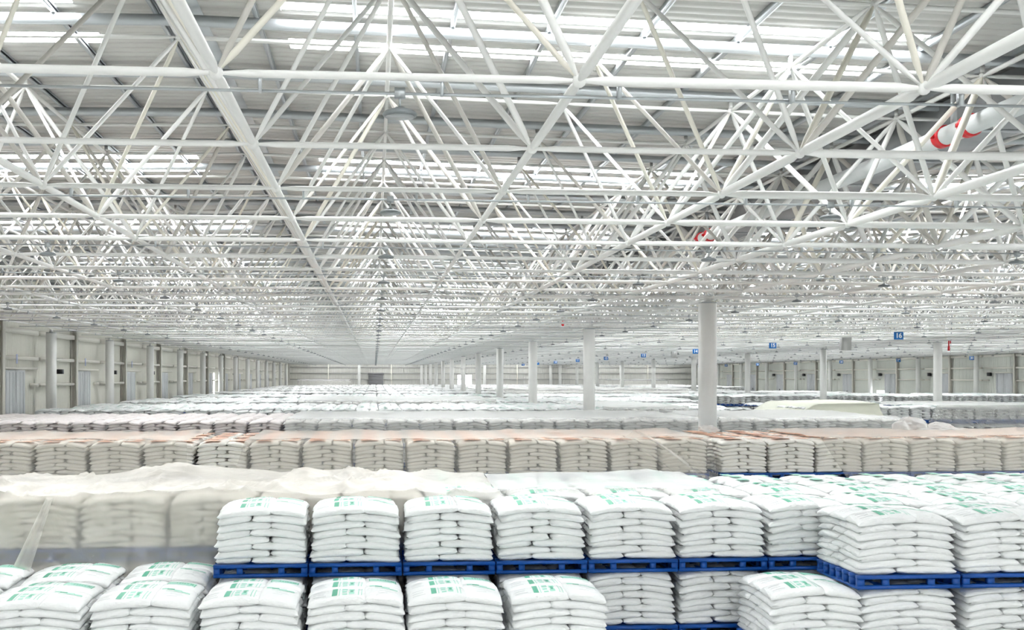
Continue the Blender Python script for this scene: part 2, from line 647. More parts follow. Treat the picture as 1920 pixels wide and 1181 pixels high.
def thick(X):
    """Heavier tubes near the rows of columns."""
    q = min(abs(X - 10.7), abs(X - 38.7))
    return 1.45 if q < 3.2 else (1.25 if q < 6.2 else 1.0)


members = {'bottom_chord': [], 'top_chord': [], 'diagonal_brace': []}
balls = []
rr = random.Random(3)
for j in range(J0, J1 + 1):
    for i in range(I0, I1 + 1):
        balls.append((bn(i, j), 0.062))
        if i < I1:
            members['bottom_chord'].append((bn(i, j), bn(i + 1, j), rr.choice((0.034, 0.038, 0.044)) * thick(bn(i, j).x + 1.5)))
        if j < J1:
            members['bottom_chord'].append((bn(i, j), bn(i, j + 1), 0.044 * thick(bn(i, j).x)))
        if i < I1 and j < J1:
            balls.append((tn(i, j), 0.06))
            if i < I1 - 1:
                members['top_chord'].append((tn(i, j), tn(i + 1, j), 0.032))
            if j < J1 - 1:
                members['top_chord'].append((tn(i, j), tn(i, j + 1), 0.036))
            for a in (0, 1):
                for c in (0, 1):
                    members['diagonal_brace'].append((bn(i + a, j + c), tn(i, j), rr.choice((0.027, 0.031, 0.037)) * thick(tn(i, j).x)))


def in_view(p, margin=260):
    q = proj(p.x, p.y, p.z)
    return q is not None and -margin < q[0] < 1920 + margin and -margin < q[1] < 1181 + margin and q


def member_size(a, b, r):
    m = (a + b) / 2
    vis = [p for p in (a, m, b) if in_view(p, 60)]
    if not vis:
        return 0
    d = min(p.y for p in vis)
    qa, qb = proj(a.x, a.y, a.z), proj(b.x, b.y, b.z)
    if qa is None or qb is None:
        return 1e6 / d
    return min(math.hypot(qa[0] - qb[0], qa[1] - qb[1]), 900) * r / d


def tube_template(n, cones):
    pr = [(0.42, 0.012), (1, 0.085), (1, 0.915), (0.42, 0.988)] if cones else [(1, 0.0), (1, 1.0)]
    return lathe(pr, n, caps=False)


hiV, hiF = tube_template(12, True)
midV, midF = tube_template(6, True)
loV, loF = tube_template(4, False)


def tube_frames(ms):
    A = np.array([m[0] for m in ms])
    B = np.array([m[1] for m in ms])
    r = np.array([m[2] for m in ms])
    D = B - A
    L = np.linalg.norm(D, axis=1)
    Z = D / L[:, None]
    up = np.where(np.abs(Z[:, 2:3]) > 0.9, np.array([[1., 0, 0]]), np.array([[0, 0, 1.]]))
    Xv = np.cross(up, Z)
    Xv /= np.linalg.norm(Xv, axis=1)[:, None]
    Yv = np.cross(Z, Xv)
    R = np.stack([Xv * r[:, None], Yv * r[:, None], D], axis=2)
    return R, A


tube_me = mesh_from('frame_tube', hiV, hiF, [M['paint']], smooth=True)
tube_me_c = mesh_from('frame_tube_grey', hiV, hiF, [M['paint_grey']], smooth=True)
tube_me_b = mesh_from('frame_tube_cream', hiV, hiF, [M['paint_warm']], smooth=True)
for kind, ms in members.items():
    ms = sorted(ms, key=lambda m: -member_size(*m))
    for m in ms[:300]:
        o = link(kind, rr.choice((tube_me, tube_me, tube_me, tube_me_b, tube_me_c)) if kind == 'diagonal_brace' else tube_me, frame, m[0])
        o.rotation_mode = 'QUATERNION'
        o.rotation_quaternion = align(m[0], m[1])
        o.scale = (m[2], m[2], (m[1] - m[0]).length)
    rest = MB()
    near = [m for m in ms[300:] if m[0].y < 75]
    farm = [m for m in ms[300:] if m[0].y >= 75]
    for part, (tv, tf) in ((near, (midV, midF)), (farm, (loV, loF))):
        R, T = tube_frames(part)
        for q in range(3):
            sel = (np.arange(len(T)) % 5 < 3) if q == 0 else (np.arange(len(T)) % 5 == 2 + q)
            if kind != 'diagonal_brace':
                sel = np.full(len(T), q == 0)
            if sel.any():
                rest.many(tv, tf, R[sel], T[sel], q)
    stuff(link('far_' + kind + 's', rest.mesh('far_' + kind + 's', [M['paint'], M['paint_warm'], M['paint_grey']], smooth=True), frame))
# ball nodes
bV, bF = lathe([(0.38, -0.92), (0.78, -0.62), (1, 0), (0.78, 0.62), (0.38, 0.92)], 12)
ball_me = mesh_from('node_ball', bV, bF, [M['paint']], smooth=True)
vis = [(b, proj(*b[0])) for b in balls]
vis = sorted([(q[2], b) for b, q in vis if q and -60 < q[0] < 1980 and -60 < q[1] < 1240], key=lambda t: t[0])
for _, (p, r) in vis[:280]:
    o = link('node_ball', ball_me, frame, p)
    o.scale = (r, r, r)
rest = MB()
sV, sF = lathe([(1, -0.5), (1, 0.5)], 6)
pts = np.array([p for _, (p, r) in vis[280:1500]])
rest.many(sV * 0.06, sF, np.tile(np.eye(3), (len(pts), 1, 1)), pts)
stuff(link('far_node_balls', rest.mesh('far_node_balls', M['paint']), frame))
# stubs between top nodes and purlins
stV, stF = lathe([(0.035, 0.0), (0.035, 1.0)], 8)
st_me = mesh_from('purlin_stub', stV, stF, [M['paint']])
cand = [b[0] for _, b in vis if b[0].z > H + 1][:220]
for p in cand:
    o = link('purlin_stub', st_me, frame, p)
    o.scale = (1, 1, z_sheet(p.x) - 0.26 - p.z)

# ------------------------------------------------------------------ gutters, drain pipe
for k, v in enumerate(VALLEYS):
    zz = z_sheet(v)
    g = thing('valley_gutter', ('grey steel valley gutter under roof above the nearest column row' if k == 0 else
                                'grey steel valley gutter under roof above the right-hand column row'), 'gutter', (v, 0, zz - 0.62))
    L = Y1 - 2
    for nm, bx in (('trough_bottom', (-0.7, 0.7, 2, L, 0, 0.02)), ('trough_side', (-0.72, -0.7, 2, L, 0, 0.5)), ('trough_side', (0.7, 0.72, 2, L, 0, 0.5))):
        link(nm, MB().box(*bx).mesh(nm, M['gutter']), g)
    dd = 5.0
    while dd < 90:
        link('trough_bracket', MB().box(-0.76, 0.76, dd, dd + 0.06, -0.05, 0.0).mesh('trough_bracket', M['galv']), g)
        dd += 3

PIPE_X, PIPE_Z = 9.05, ZC + 3.82


def pipe_run(X, z, r, y0, y1, label, clamps):
    t = thing('drain_pipe', label, 'pipe', (X, y0, z))
    V, F = lathe([(r, 0), (r, y1 - y0)], 20)
    V = V[:, [0, 2, 1]] * np.array([1, 1, -1])
    link('pipe_barrel', mesh_from('pipe_barrel', V, F, [M['pipe']], smooth=True), t)
    for c in clamps:
        V, F = lathe([(r + 0.004, -0.10), (r + 0.03, -0.09), (r + 0.03, -0.05), (r + 0.02, 0.0), (r + 0.03, 0.05), (r + 0.03, 0.09), (r + 0.004, 0.10)], 20, caps=False)
        V = V[:, [0, 2, 1]] + np.array([0, c - y0, 0])
        cl = link('pipe_coupling', mesh_from('pipe_coupling', V, F, [M['red']], smooth=True), t)
        cl['label'] = 'red grooved pipe coupling'
        for s in (-1, 1):
            b = MB().box(s * (r + 0.02), s * (r + 0.08), c - y0 - 0.025, c - y0 + 0.025, -0.03, 0.03)
            link('coupling_bolt', b.mesh('coupling_bolt', M['red']), cl)
    for c in clamps[::2]:
        V, F = lathe([(0.05, r * 0.9), (0.05, z_sheet(X) - 0.45 - z)], 14)
        V = V + np.array([0.1, c - y0 - 0.14, 0])
        link('drop_branch', mesh_from('drop_branch', V, F, [M['galv']], smooth=True), t)
    return t


pipe_run(PIPE_X, PIPE_Z, 0.145, 2.0, 120.0, 'large grey roof drain pipe with red couplings inside the roof frame', [18.3, 17.45, 32.4, 31.6, 46.5, 60.5])

# red drop pipes
for (px, d, z0, z1, lab) in ((1055, 57.88, ZC + 2.40, ZC + 2.82, 'short red drop pipe with flared end hanging left of second column'),
                             (1779, 78.88, ZC + 1.75, ZC + 2.48, 'long red drop pipe hanging right of the right-hand near column')):
    X = x_at(px, d)
    t = thing('red_drop_pipe', lab, 'pipe', (X, d, z0))
    h = z1 - z0
    V, F = lathe([(0.075, 0.0), (0.075, h * 0.38), (0.045, h * 0.45), (0.045, h)], 14)
    link('pipe_barrel', mesh_from('red_barrel', V, F, [M['red']], smooth=True), t)
    V, F = lathe([(0.085, 0.0), (0.085, 0.05)], 14)
    link('end_cap', mesh_from('red_cap', V, F, [M['sign_text'] if px < 1200 else M['red']]), t)
    V, F = lathe([(0.012, h), (0.012, max(h + 0.02, H - z0))], 8)
    link('hanger_rod', mesh_from('red_hanger', V, F, [M['galv']]), t)
    if px > 1200:
        V, F = lathe([(0.035, h * 0.66), (0.035, h)], 12)
        link('branch_pipe', mesh_from('red_branch', V + np.array([0.12, 0, 0]), F, [M['red']]), t)

# grey boxes hanging from the frame
for px, d, y0, y1, w, lab in ((1585, 75.45, 657, 628, 0.62, 'large grey box hanging from roof frame left of sign 16'),
                              (1264, 117.45, 671, 652, 0.5, 'small grey box hanging from roof frame beside sign 14')):
    X = x_at(px, d)
    dc = X * SY + d * CY
    za, zb = ZC - (y0 - PY) * dc / FPX, ZC - (y1 - PY) * dc / FPX
    t = thing('hanging_box', lab, 'box', (X, d, za))
    link('casing', MB().box(-w / 2, w / 2, -0.25, 0.25, 0, zb - za).mesh('casing', M['box_grey']), t)
    link('front_panel', MB().box(-w / 2 + 0.05, w / 2 - 0.05, -0.265, -0.25, 0.06, zb - za - 0.06).mesh('front_panel', M['box_grey']), t)
    for s in (-1, 1):
        link('hanger_bracket', MB().box(s * w * 0.35 - 0.02, s * w * 0.35 + 0.02, 0.25, 0.45, H - za - 0.03, H - za + 0.03).mesh('hanger_bracket', M['galv']), t)

# ------------------------------------------------------------------ lamps on their conduits
V, F = lathe([(0.04, 0.075), (0.05, 0.058), (0.105, 0.05), (0.135, 0.034), (0.148, 0.014), (0.14, 0.0)], 20)
lamp_body = mesh_from('lamp_body', V, F, [M['lamp']], smooth=True)
V, F = lathe([(0.125, -0.008), (0.125, 0.0)], 20)
lamp_lens = mesh_from('lamp_lens', V, F, [M['lamp_glass']])
V, F = lathe([(0.01, 0.07), (0.01, 0.19)], 8)
lamp_rod = mesh_from('lamp_rod', V, F, [M['galv']])
b = MB().box(-0.045, 0.045, -0.03, 0.03, 0.15, 0.235)
lamp_box = mesh_from('junction_box', np.concatenate(b.V), np.concatenate(b.F), [M['galv']])
ZCON = ZC + 2.36
V, F = lathe([(0.012, 0.235), (0.012, 0.10), (0.06, 0.09), (0.14, 0.04), (0.145, 0.0)], 12)
lamp_far = mesh_from('lamp_whole', V, F, [M['lamp']], smooth=True)
n_lamp = 0
far_lamps = MB()
flV, flF = lathe([(0.05, 0.09), (0.14, 0.04), (0.145, 0.0)], 8)
row = 0
d = 9.97
while d < Y1 - 4:
    # conduit of this row
    cx0, cx1 = max(XL + 1.2, x_at(-260, d)), min(XR - 1.2, x_at(2180, d))
    t = thing('lamp_conduit', 'thin grey conduit across the hall, %s from the camera' % ordn(row), 'conduit', (cx0, d, ZCON), 'lamp conduits')
    V, F = lathe([(0.0125, 0), (0.0125, cx1 - cx0)], 8)
    cb = MB().add(V[:, [2, 0, 1]], F)
    if d >= 60:
        for X in np.arange(math.ceil((cx0 - XN0) / S) * S + XN0 + 0.35, cx1, 6.0):
            cb.box(X - cx0 - 0.012, X - cx0 + 0.012, -0.095, 0.004, -0.02, H - ZCON)
    link('conduit_tube', cb.mesh('conduit_tube', M['galv']), t)
    if d < 60:
        X = math.ceil((cx0 - XN0) / S) * S + XN0 + 0.35
        while X < cx1:
            bb = MB().box(X - cx0 - 0.012, X - cx0 + 0.012, -0.095, 0.004, -0.02, H - ZCON)
            link('conduit_hanger', bb.mesh('conduit_hanger', M['galv']), t)
            X += 1.5
    q = 0
    for c in range(-3, 12):
        X = 0.21 + 6.06 * c
        p = proj(X, d, ZC + 2.2)
        if X < XL + 1 or X > XR - 1 or p is None or not (-80 < p[0] < 2000):
            continue
        if n_lamp < 290 and d < 215 and d > 100:
            t = tag(link('high_bay_lamp', lamp_far, None, (X, d, ZCON - 0.19)), 'round grey high-bay lamp, %s from left in %s lamp row from camera' % (ordn(q), ordn(row)), 'lamp', 'high-bay lamps')
            n_lamp += 1
        elif n_lamp < 290 and d < 215:
            t = thing('high_bay_lamp', 'round grey high-bay lamp, %s from left in %s lamp row from camera' % (ordn(q), ordn(row)), 'lamp', (X, d, ZCON - 0.19), 'high-bay lamps')
            for nm, me_ in (('lamp_housing', lamp_body), ('lamp_lens', lamp_lens), ('hanging_rod', lamp_rod), ('junction_box', lamp_box)):
                link(nm, me_, t)
            n_lamp += 1
        else:
            far_lamps.add(flV + np.array([X, d, ZCON - 0.19]), flF)
        q += 1
    row += 1
    d += 6.0
if far_lamps.n:
    stuff(link('far_high_bay_lamps', far_lamps.mesh('far_lamps', M['lamp'])))['label'] = 'tiny far lamps under the roof frame'


# ------------------------------------------------------------------ number signs
def text_mesh(body, size, name):
    cu = bpy.data.curves.new('lettering', 'FONT')
    cu.body = body
    cu.size = size
    cu.align_x = 'CENTER'
    cu.align_y = 'CENTER'
    cu.extrude = 0.004
    cu.offset = size * 0.03
    o = bpy.data.objects.new('lettering', cu)
    COL.objects.link(o)
    bpy.context.view_layer.update()
    me_ = bpy.data.meshes.new_from_object(o.evaluated_get(bpy.context.evaluated_depsgraph_get()))
    bpy.data.objects.remove(o)
    bpy.data.curves.remove(cu)
    me_.name = name
    me_.materials.clear()
    me_.materials.append(M['sign_text'])
    return me_


def sign(num, X, d, zc, w, h, label, group):
    t = thing('number_sign', label, 'sign', (X, d, zc), group)
    link('sign_board', MB().box(-w / 2, w / 2, -0.015, 0.015, -h / 2, h / 2).mesh('sign_board', M['sign']), t)
    o = link('sign_number', text_mesh(num, h * 0.85, 'sign_number'), t, (0, -0.021, 0))
    o.rotation_euler = (math.pi / 2, 0, 0)
    for s in (-1, 1):
        link('hanger_rod', MB().box(s * w * 0.4 - 0.008, s * w * 0.4 + 0.008, -0.008, 0.008, h / 2, H - zc).mesh('hanger_rod', M['galv']), t)


for k in range(10):
    d = 63.88 + 21 * k
    if d > Y1 - 6:
        break
    sign(str(16 - k), 29.0, d, ZC + 2.24, 0.54, 0.43, ('hanging blue sign reading %d in white, nearest of its row' % (16 - k)) if k == 0 else ('hanging blue sign reading %d in white, %s of its row' % (16 - k, ordn(k))), 'aisle number signs')
for k in range(7):
    d = 119.2 + 17.4 * k
    sign(str(30 - k), 62.0, d, ZC + 1.88, 0.50, 0.40, 'small blue sign before the right wall, %s from the right' % ordn(k), 'number signs before the right wall')

# ------------------------------------------------------------------ sacks
SL, SW, ST = 0.69, 0.467, 0.116     # sack length, width, thickness
LAYER = 0.0925
SLOTS = {0: [(-SW / 2, -SW, 0), (-SW / 2, 0.0, 0), (-SW / 2, SW, 0), (SL / 2, -SL / 2, 1), (SL / 2, SL / 2, 1)],
         1: [(-SL / 2, -SL / 2, 1), (-SL / 2, SL / 2, 1), (SW / 2, -SW, 0), (SW / 2, 0.0, 0), (SW / 2, SW, 0)]}
# parity 0 (top layer): three crosswise sacks on the left, two lengthwise on the right


def top_height(u, v, lump):
    fu = np.clip(1 - np.abs(u) ** 9, 0, 1) ** 0.5
    fv = np.clip(1 - np.abs(v) ** 5, 0, 1) ** 0.5
    h = ST / 2 * fu * fv
    h = h * (1 + 0.10 * np.sin(3.1 * u + lump) * np.cos(2.3 * v + 1.7 * lump) + 0.05 * np.sin(7 * u - 2 * lump) * (1 - v * v))
    return h


def sag(xs, ys, amt):
    return -amt * (0.066 * (np.abs(xs) / 0.58) ** 2.2 + 0.04 * (np.abs(ys) / 0.70) ** 3)


def sack_geo(nu, nv, slot, parity, amt, lump, top_only=False):
    """Sack in its own frame (origin at its middle, axes of the stack)."""
    cx, cy, rot = SLOTS[parity][slot]
    u = np.sin(np.linspace(-math.pi / 2, math.pi / 2, nu + 1))
    v = np.sin(np.linspace(-math.pi / 2, math.pi / 2, nv + 1))
    U, W_ = np.meshgrid(u, v, indexing='ij')
    h = top_height(U, W_, lump)
    x = SL / 2 * U * (1 + 0.025 * np.abs(W_) ** 4) * (1 + 0.01 * np.sin(5 * W_ + lump))
    y = SW / 2 * W_ * (1 - 0.05 * np.abs(U) ** 6 + 0.015 * np.sin(4 * U + 2 * lump))
    if rot:
        x, y = -y, x
    base = sag(x + cx, y + cy, amt)
    flap = 0.012 * np.sin(6 * W_ + lump) * (np.abs(U) > 0.99)
    top = np.stack([x, y, base + h + flap], -1).reshape(-1, 3)
    bot = np.stack([x, y, base - 0.92 * h + flap], -1).reshape(-1, 3)
    idx = np.arange((nu + 1) * (nv + 1)).reshape(nu + 1, nv + 1)
    Ft = np.stack([idx[:-1, :-1], idx[1:, :-1], idx[1:, 1:], idx[:-1, 1:]], -1).reshape(-1, 4)
    if top_only:
        return top, Ft, cx, cy
    inner = np.ones((nu + 1, nv + 1), bool)
    inner[0], inner[-1], inner[:, 0], inner[:, -1] = False, False, False, False
    n0 = len(top)
    bi = idx.copy()
    bi[inner] = n0 + np.arange(inner.sum())
    V = np.concatenate([top, bot[inner.ravel()]])
    Fb = np.stack([bi[:-1, :-1], bi[:-1, 1:], bi[1:, 1:], bi[1:, :-1]], -1).reshape(-1, 4)
    return V, np.concatenate([Ft, Fb]), cx, cy


# print marks on the crosswise and lengthwise sacks: (x0, x1, y0, y1, slot) in fractions of length and width; slot 1 green, 2 pale green, 3 grey
MARKS_A = [(-0.10, -0.01, -0.30, 0.30, 1), (0.02, 0.035, -0.32, 0.32, 2), (0.07, 0.16, 0.12, 0.28, 2), (0.07, 0.15, -0.10, 0.04, 2), (0.08, 0.16, -0.30, -0.20, 2),
           (0.19, 0.28, -0.26, -0.06, 2), (0.19, 0.28, 0.02, 0.24, 2), (0.21, 0.26, -0.12, 0.14, 1), (0.345, 0.36, -0.34, 0.34, 2), (0.40, 0.412, -0.34, 0.30, 2),
           (-0.42, -0.20, -0.25, -0.22, 3), (-0.42, -0.24, -0.08, -0.05, 3), (-0.42, -0.22, 0.10, 0.13, 3)]
# boxed emblem with illegible strokes (seen upside down), for the rear lengthwise sack: x across, y along
MARKS_B = [(-0.36, 0.36, 0.10, 0.125, 1), (-0.36, 0.36, -0.19, -0.165, 2), (-0.36, -0.335, -0.19, 0.12, 1), (0.335, 0.36, -0.19, 0.12, 1), (-0.33, 0.33, -0.16, 0.09, 2),
           (0.22, 0.245, -0.12, 0.06, 1), (0.27, 0.295, -0.12, 0.06, 1), (0.24, 0.275, -0.06, 0.0, 1), (0.13, 0.17, -0.08, 0.02, 1), (0.06, 0.09, -0.10, 0.02, 1), (0.0, 0.03, -0.08, 0.03, 1),
           (-0.07, -0.03, -0.10, 0.02, 1), (-0.14, -0.11, -0.10, 0.05, 1)]
MARKS_C = [(-0.36, -0.22, 0.16, 0.27, 2), (-0.22, -0.04, 0.13, 0.23, 1), (-0.04, 0.16, 0.09, 0.17, 2), (0.16, 0.36, 0.05, 0.12, 2), (-0.22, 0.36, 0.05, 0.062, 1),
           (-0.1, 0.2, -0.09, -0.075, 3), (0.05, 0.25, -0.16, -0.145, 3), (-0.15, 0.1, -0.24, -0.225, 3)]
MARKS_O = [(-0.30, 0.30, -0.30, 0.30, 1)]


def marks_geo(marks, slot, parity, amt, lump, cells=3, lift=0.0022):
    cx, cy, rot = SLOTS[parity][slot]
    mb = MB()
    for (a0, a1, b0, b1, sl) in marks:
        na = max(1, min(cells, int((a1 - a0) / 0.07) + 1))
        nb = max(1, min(cells, int((b1 - b0) / 0.12) + 1))
        A, B = np.meshgrid(np.linspace(a0, a1, na + 1), np.linspace(b0, b1, nb + 1), indexing='ij')
        if rot == 0:
            U, W_ = 2 * A, 2 * B
            x, y = SL * A, SW * B
        else:
            U, W_ = 2 * B, -2 * A
            x, y = SW * A, SL * B
        z = sag(x + cx, y + cy, amt) + top_height(U, W_, lump) + lift + (0.0008 if sl == 1 else 0)
        idx = np.arange((na + 1) * (nb + 1)).reshape(na + 1, nb + 1)
        mb.add(np.stack([x, y, z], -1).reshape(-1, 3), np.stack([idx[:-1, :-1], idx[1:, :-1], idx[1:, 1:], idx[:-1, 1:]], -1).reshape(-1, 4), sl)
    return mb


def marks_for(slot):
    return MARKS_A if slot < 3 else (MARKS_C if slot == 3 else MARKS_B)


# stacks of block A: (front-centre X, front depth, tier, x scale, phrase or None)
PAL_W, PAL_D, PAL_H = 1.19, 1.36, 0.165
TIER2 = 0.875
HD = SW * 1.5                       # half depth of a stack
near_stacks = []
A0D, AFD = 15.5, 13.95
for k in range(7):
    near_stacks.append([-2.06 + 0.6 + 1.215 * k, A0D, 1, 1.0, '%s raised stack from left' % ordn(k), True])
near_stacks.append([6.47, AFD + 0.05, 1, 1.08, 'raised corner stack at right', True])
near_stacks.append([7.80, AFD + 0.05, 1, 1.08, 'rightmost raised stack', True])
for k, X in enumerate((-3.92, -2.69, -1.45, -0.22, 0.96, 2.19)):
    near_stacks.append([X, AFD, 0, 1.0, '%s low front stack from left' % ordn(k), True])
near_stacks.append([5.32, AFD, 0, 1.0, 'low front stack beside the raised corner', True])
near_stacks.append([6.50, AFD + 0.05, 0, 1.05, 'stack under the raised corner stack', False])
near_stacks.append([7.82, AFD + 0.05, 0, 1.05, 'stack under the rightmost raised stack', False])
for k in (-3, -2, -1):
    near_stacks.append([-2.06 + 0.6 + 1.24 * k, A0D, 0, 1.0, '%s low stack before the film-wrapped wall' % ordn(k + 3), True])
for k in range(0, 7):
    near_stacks.append([-2.06 + 0.6 + 1.215 * k, A0D, 0, 1.0, 'stack under the %s raised stack' % ordn(k), False])

hi_cache = {}


def hi_sack(slot, parity, lvl, var, printed):
    key = (slot, parity, lvl, var, printed)
    if key not in hi_cache:
        amt = (0.25, 0.6, 1.0)[lvl]
        lump = 1.7 * var + 0.9 * slot + 0.37 * lvl
        V, F, cx, cy = sack_geo(12, 10, slot, parity, amt, lump)
        me_ = mesh_from('sack', V, F, [M['sack']], smooth=True)
        pm = None
        if printed:
            pm = marks_geo(marks_for(slot), slot, parity, amt, lump).mesh('sack_print', [M['sack'], M['green'], M['green_pale'], M['grey_print']])
        hi_cache[key] = (me_, pm)
    return hi_cache[key]


STUFF = MB()      # slots: 0 white, 1 green, 2 pale green, 3 grey, 4 cream, 5 rose, 6 orange
SLOT_OF = {'white': 0, 'cream': 4, 'rose': 5}
lo_cache = {}


def put_sack(x, y, z, slot, parity, amt, res, kind, printed, sx=1.0, top_only=False, rz=0.0):
    var = rr.randrange(4)
    key = (slot, parity, round(amt, 2), res, var, top_only, printed if kind == 'white' else False)
    if key not in lo_cache:
        lump = 1.7 * var + 0.9 * slot
        V, F, cx, cy = sack_geo(res[0], res[1], slot, parity, amt, lump, top_only)
        lo_cache[key] = (V, F, cx, cy, marks_geo(marks_for(slot)[:10], slot, parity, amt, lump, 2, 0.006) if (printed and kind == 'white' and res[0] >= 5) else None)
    V, F, cx, cy, mk = lo_cache[key]
    c, s = math.cos(rz), math.sin(rz)
    R = np.array([[c * sx, -s, 0], [s, c, 0], [0, 0, 1]])
    T = np.array([x + cx * sx + rr.uniform(-.012, .012), y + cy + rr.uniform(-.012, .012), z + rr.uniform(-.004, .004)])
    STUFF.add(V @ R.T + T, F, SLOT_OF[kind])
    if mk is not None:
        STUFF.add(np.concatenate(mk.V) @ R.T + T, np.concatenate(mk.F), np.concatenate(mk.I))
    elif printed and kind == 'white':
        q = np.array([(-.10, -.14, .062), (.06, -.14, .062), (.06, .14, .062), (-.10, .14, .062)])
        q[:, 2] += sag(np.array(cx), np.array(cy), amt)
        STUFF.add(q @ R.T + T, [(0, 1, 2, 3)], 2)
    elif printed and kind == 'cream':
        q = np.array([(-.20, -.19, .064), (.20, -.19, .064), (.20, .19, .064), (-.20, .19, .064)])
        q[:, 2] += sag(np.array(cx), np.array(cy), amt)
        STUFF.add(q @ R.T + T, [(0, 1, 2, 3)], 6)


def lvl_of(layer):
    return 0 if layer == 0 else (1 if layer < 3 else 2)


cands = []
for (X, d, tier, sx, phrase, open_top) in near_stacks:
    z0 = (TIER2 if tier else 0.0) + PAL_H
    rz = rr.uniform(-0.012, 0.012)
    for layer in range(8):
        from_top = 7 - layer
        parity = from_top % 2
        for slot in range(5):
            cx, cy, rot = SLOTS[parity][slot]
            front = cy < -0.2 and (rot or cy < -0.3)
            left = cx < 0
            sc = 0
            ex = (SW if rot else SL)
            p = proj(X + cx, d, z0 + LAYER * layer)
            if p is None:
                continue
            on = -40 < p[0] < 1960 and p[1] < 1181 + 30
            if front:
                sc += ex * LAYER
            if layer == 7 and open_top:
                sc += SL * SW * 0.16
            if left and rot == 0 and not front:
                sc += SW * LAYER * 0.25
            sc = sc / p[2] ** 2 if on else 0
            cands.append([sc, X, d, z0, sx, phrase, open_top, layer, slot, parity, rz])
cands.sort(key=lambda c: -c[0])
CORNER = {(0, 0): 'front left', (0, 1): 'middle left', (0, 2): 'rear left', (0, 3): 'front right', (0, 4): 'rear right',
          (1, 0): 'front left', (1, 1): 'rear left', (1, 2): 'front right', (1, 3): 'middle right', (1, 4): 'rear right'}
N_INDIV = 300
for n_, (sc, X, d, z0, sx, phrase, open_top, layer, slot, parity, rz) in enumerate(cands):
    cx, cy, rot = SLOTS[parity][slot]
    zz = z0 + LAYER * (layer + 0.5) + 0.008
    printed = layer == 7 and open_top
    inset = 1.0 - 0.006 * layer - (0.012 if layer == 7 else 0)
    jx, jy = rr.uniform(-.014, .014), rr.uniform(-.016, .012)
    if n_ < N_INDIV and sc > 0:
        me_, pm = hi_sack(slot, parity, lvl_of(layer), rr.randrange(3), printed)
        o = link('sack', me_, None, (X + (cx * sx * inset) + jx, d + HD + cy * inset + jy, zz + rr.uniform(-.004, .004)))
        o.rotation_euler = (rr.uniform(-.012, .012), rr.uniform(-.012, .012), rz + rr.uniform(-.025, .025))
        o.scale = (sx, 1, 1)
        ft = 7 - layer
        lay = 'top layer' if ft == 0 else ('bottom layer' if layer == 0 else '%s layer from top' % ordn(ft))
        tag(o, '%s sack, %s, %s of %s' % ('green-printed white' if printed else 'white', lay, CORNER[(parity, slot)], phrase), 'sack', 'white sacks in the foreground stacks')
        if pm is not None:
            pr_ = link('sack_print', pm, o)
            pr_['label'] = 'green print on the sack'
    else:
        put_sack(X, d + HD, zz, slot, parity, (0.25, 0.6, 1.0)[lvl_of(layer)], (6, 6), 'white', printed, sx * inset, rz=rz)


# ------------------------------------------------------------------ pallets
def pallet_parts():
    w, dp, h = PAL_W, PAL_D, PAL_H
    parts = []
    sl = MB().box(-w / 2, w / 2, -0.05, 0.05, h - 0.042, h)
    slat = sl.mesh('deck_slat', M['blue'])
    br = MB().box(-w / 2, w / 2, -0.045, 0.045, 0.0, 0.042)
    brail = br.mesh('bottom_rail', M['blue'])
    sk = MB().box(-0.045, 0.045, -dp / 2 + 0.046, dp / 2 - 0.046, 0.001, 0.026)
    skid = sk.mesh('skid', M['blue'])
    po = MB().box(-0.038, 0.038, -0.038, 0.038, 0.026, h - 0.042)
    post = po.mesh('post', M['blue'])
    ys_ = np.linspace(-dp / 2 + 0.05, dp / 2 - 0.05, 7)
    for y in ys_:
        parts.append(('deck_slat', slat, (0, y, 0)))
    for y in (ys_[0], ys_[3], ys_[-1]):
        parts.append(('bottom_rail', brail, (0, y, 0)))
    xs_ = (-w / 2 + 0.04, -w / 2 + 0.33, w / 2 - 0.33, w / 2 - 0.04)
    for q, x in enumerate(xs_):
        parts.append(('skid', skid, (x, 0, 0)))
        for y in (ys_ if q in (0, 3) else (ys_[0], ys_[-1])):
            parts.append(('post', post, (x, y, 0)))
    return parts


PP = pallet_parts()


def pallet(label, X, dfront, z, sx=1.0, group='blue pallets'):
    t = thing('pallet', label, 'pallet', (X, dfront + PAL_D / 2 - 0.02, z), group)
    t.scale = (sx, 1, 1)
    for nm, me_, loc in PP:
        link(nm, me_, t, loc)
    return t


pb = MB()
for nm, me_, loc in PP:
    v = np.zeros(len(me_.vertices) * 3)
    me_.vertices.foreach_get('co', v)
    f = np.zeros(len(me_.polygons) * 4, int)
    me_.polygons.foreach_get('vertices', f) if False else me_.loops.foreach_get('vertex_index', f)
    if nm != 'post' or abs(loc[1]) > 0.5:
        pb.add(v.reshape(-1, 3) + np.array(loc), f.reshape(-1, 4))
pallet_one = pb.mesh('pallet', M['blue'])
PB_V, PB_F = np.concatenate(pb.V), np.concatenate(pb.F)
PSTUFF = MB()

for (X, d, tier, sx, phrase, open_top) in near_stacks:
    if tier:
        pallet('blue slatted pallet under the %s' % phrase, X, d - 0.03, TIER2, sx, 'blue pallets of the foreground block')
    else:
        if d == A0D and not open_top and 3.0 < X < 5.2:
            pallet('blue pallet on the floor beneath the %s' % phrase.replace('stack under the ', 'lower stack of the '), X, d - 0.03, 0.0, sx, 'blue pallets of the foreground block')
        else:
            PSTUFF.many(PB_V, PB_F, np.diag([sx, 1, 1])[None], np.array([[X, d + PAL_D / 2 - 0.05, 0.0]]))


# ------------------------------------------------------------------ other stacks: blocks of pallets behind
COLUMN_SPOTS = [(10.55, 37.1 + 21 * k) for k in range(11)] + [(38.7, 79.1 + 21 * k) for k in range(9)] + [(-17.1, d_) for d_ in COLS_L]


